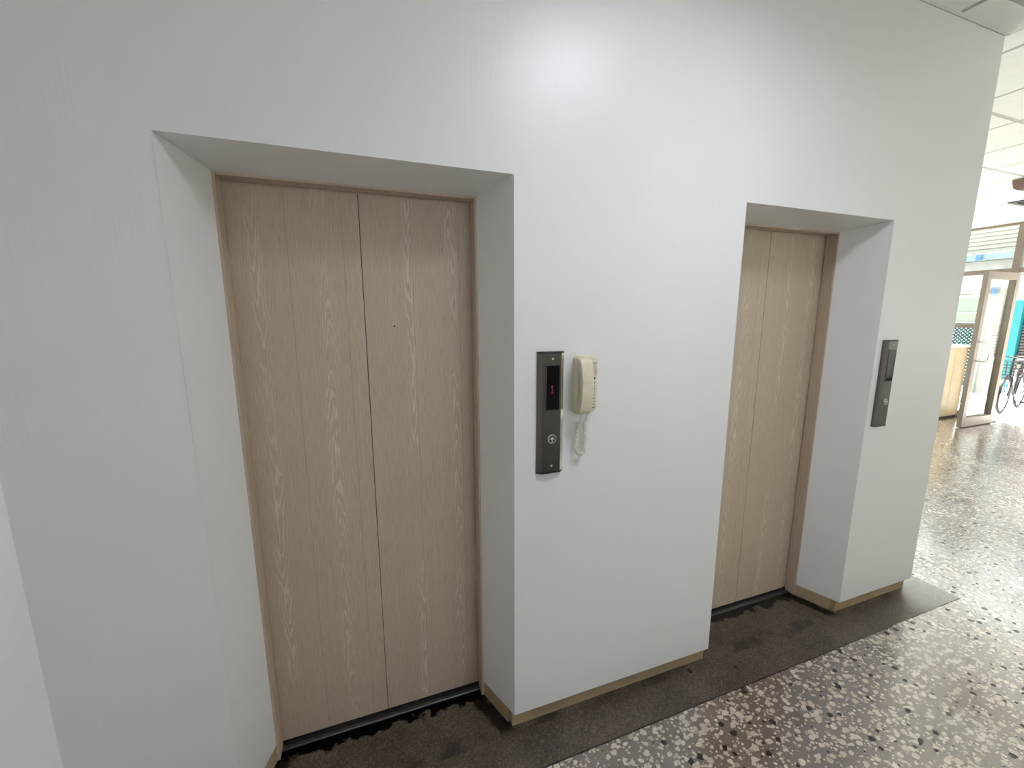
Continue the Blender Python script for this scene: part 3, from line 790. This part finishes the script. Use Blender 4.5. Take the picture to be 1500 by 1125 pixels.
# banner stand in front of the shop
bn = thing('banner_stand', 'white and grey banner stand with blue top on the pavement', 'sign', (12.0, 3.06, -0.02))
bm = N(); box(bm, -0.01, 0.01, -0.045, 0.105, 1.62, 2.30); obj('banner', bm, m_white, bn)
bm = N(); box(bm, -0.014, -0.0105, -0.010, 0.100, 2.12, 2.28); o = obj('blue_header', bm, m_skyblue, bn); o['label'] = 'blue square header'
bm = N(); box(bm, -0.01, 0.01, -0.125, -0.055, 1.62, 2.16); o = obj('side_sheet', bm, m_louver, bn); o['label'] = 'grey hanging sheet'
bm = N(); box(bm, -0.02, 0.02, -0.13, 0.11, 1.58, 1.62); obj('ledge', bm, m_white, bn)
bm = N(); box(bm, -0.03, 0.03, -0.03, 0.07, 0.0, 1.58, 0.005, 1); obj('post', bm, m_louver, bn)
bm = N(); box(bm, -0.2, 0.2, -0.2, 0.2, 0.0, 0.04, 0.005, 1); obj('foot', bm, m_louver, bn)

# bicycle parked outside, front wheel nearest the door; local +x runs from front wheel to rear wheel
bk = thing('bicycle', 'black bicycle parked on the pavement just outside the entrance', 'bicycle', (11.20, 2.43, -0.02), math.radians(9))
WR = 0.33
def circ(cx_, cz_, r, n=28, y=0.0): return [(cx_+r*math.cos(2*PI*k/n), y, cz_+r*math.sin(2*PI*k/n)) for k in range(n)]
for cx_ in (0.0, 1.05):
    bm = N(); tube(bm, circ(cx_, WR, WR-0.022), 0.022, 8, closed=True); wh = obj('wheel', bm, m_rubber, bk, smooth=60)
    bm = N(); tube(bm, circ(cx_, WR, WR-0.048), 0.009, 6, closed=True); obj('rim', bm, m_silver, wh, smooth=60)
    bm = N()
    for k in range(16):
        a = 2*PI*k/16; rod(bm, (cx_, 0.02*(1 if k % 2 else -1), WR), (cx_+(WR-0.05)*math.cos(a), 0, WR+(WR-0.05)*math.sin(a)), 0.0022, 4)
    rod(bm, (cx_, -0.04, WR), (cx_, 0.04, WR), 0.02, 10)
    obj('spokes', bm, m_silver, wh)
    bm = N(); n = 14
    loft(bm, [[(cx_+r_*math.cos(a), y, WR+r_*math.sin(a)) for y, r_ in ((-0.03, WR+0.012), (0.0, WR+0.026), (0.03, WR+0.012), (0.0, WR+0.020))] for a in [math.radians(20+150*k/n) if cx_ == 0 else math.radians(10+150*k/n) for k in range(n+1)]])
    obj('mudguard', bm, m_black, bk, smooth=60)
bm = N()
head_t, head_b, bb_, st_, rx = Vector((0.22, 0, 0.86)), Vector((0.17, 0, 0.66)), Vector((0.62, 0, 0.28)), Vector((0.78, 0, 0.78)), Vector((1.05, 0, WR))
for a, b, r in ((head_t, head_b, 0.019), (head_b, bb_, 0.019), (head_t, st_*0.9+bb_*0.1, 0.016), (bb_, st_, 0.016)): rod(bm, a, b, r, 10)
for s in (-0.06, 0.06):
    rod(bm, bb_ + Vector((0.03, s*0.6, 0)), rx + Vector((0, s, 0)), 0.010, 8); rod(bm, st_*0.95+bb_*0.05 + Vector((0.01, s*0.4, 0)), rx + Vector((0, s, 0)), 0.009, 8)
obj('frame', bm, m_black, bk, smooth=50)
bm = N()
for s in (-0.05, 0.05): tube(bm, [(0.17, s*0.6, 0.66), (0.13, s, 0.60), (0.0, s, WR)], 0.011, 8)
obj('fork', bm, m_black, bk, smooth=50)
bm = N(); tube(bm, [(0.32, -0.30, 0.98), (0.24, -0.27, 1.02), (0.20, -0.12, 1.03), (0.23, 0, 0.99), (0.20, 0.12, 1.03), (0.24, 0.27, 1.02), (0.32, 0.30, 0.98)], 0.012, 8)
rod(bm, (0.23, 0, 0.99), (0.22, 0, 0.84), 0.014, 8); hb = obj('handlebar', bm, m_black, bk, smooth=60)
for s in (-1, 1):
    bm = N(); tube(bm, [(0.27, 0.285*s, 1.005), (0.36, 0.312*s, 0.96)], 0.018, 8); obj('grip', bm, m_rubber, hb)
bm = N(); loft(bm, [[(x_, y_*w_, z_+dz) for y_, z_ in ((-1, 0.0), (-0.7, 0.035), (0, 0.05), (0.7, 0.035), (1, 0.0), (0, -0.01))] for x_, w_, dz in ((0.62, 0.025, 0.86), (0.70, 0.04, 0.865), (0.80, 0.085, 0.875), (0.88, 0.105, 0.885), (0.91, 0.07, 0.875))])
obj('saddle', bm, m_rubber, bk, smooth=50)
bm = N(); rod(bm, st_, (0.80, 0, 0.87), 0.013, 8); obj('seat_post', bm, m_silver, bk)
# wire basket over the front wheel
bm = N()
for z_, k_ in ((0.70, 0.78), (0.76, 0.84), (0.82, 0.9), (0.88, 0.95), (0.94, 1.0)):
    a, b = 0.13*k_, 0.17*k_; tube(bm, [(-a, -b, z_), (a, -b, z_), (a, b, z_), (-a, b, z_)], 0.005, 5, closed=True)
for k in range(7):
    f_ = -1+2*k/6
    for s in (-1, 1):
        rod(bm, (0.13*0.78*s, 0.17*0.78*f_, 0.70), (0.13*s, 0.17*f_, 0.94), 0.004, 5); rod(bm, (0.13*0.78*f_, 0.17*0.78*s, 0.70), (0.13*f_, 0.17*s, 0.94), 0.004, 5)
    rod(bm, (-0.10, 0.13*f_, 0.70), (0.10, 0.13*f_, 0.70), 0.004, 5)
obj('basket', bm, m_black, bk)
bm = N(); tube(bm, circ(0.62, 0.28, 0.085, 24, -0.05), 0.008, 6, closed=True); rod(bm, (0.62, -0.09, 0.28), (0.62, 0.09, 0.28), 0.016, 10)
rod(bm, (0.62, -0.08, 0.28), (0.72, -0.08, 0.15), 0.010, 6); rod(bm, (0.62, 0.08, 0.28), (0.52, 0.08, 0.41), 0.010, 6); cr = obj('crank', bm, m_silver, bk)
for a, s in ((0.72, -1), (0.52, 1)):
    z_ = 0.15 if s < 0 else 0.41
    bm = N(); box(bm, a-0.045, a+0.045, s*0.085 if s > 0 else -0.185, 0.185 if s > 0 else -0.085, z_-0.012, z_+0.012, 0.003, 1); obj('pedal', bm, m_rubber, cr)
bm = N(); rod(bm, (1.00, 0.05, 0.30), (0.94, 0.20, 0.0), 0.011, 8); obj('kickstand', bm, m_silver, bk)
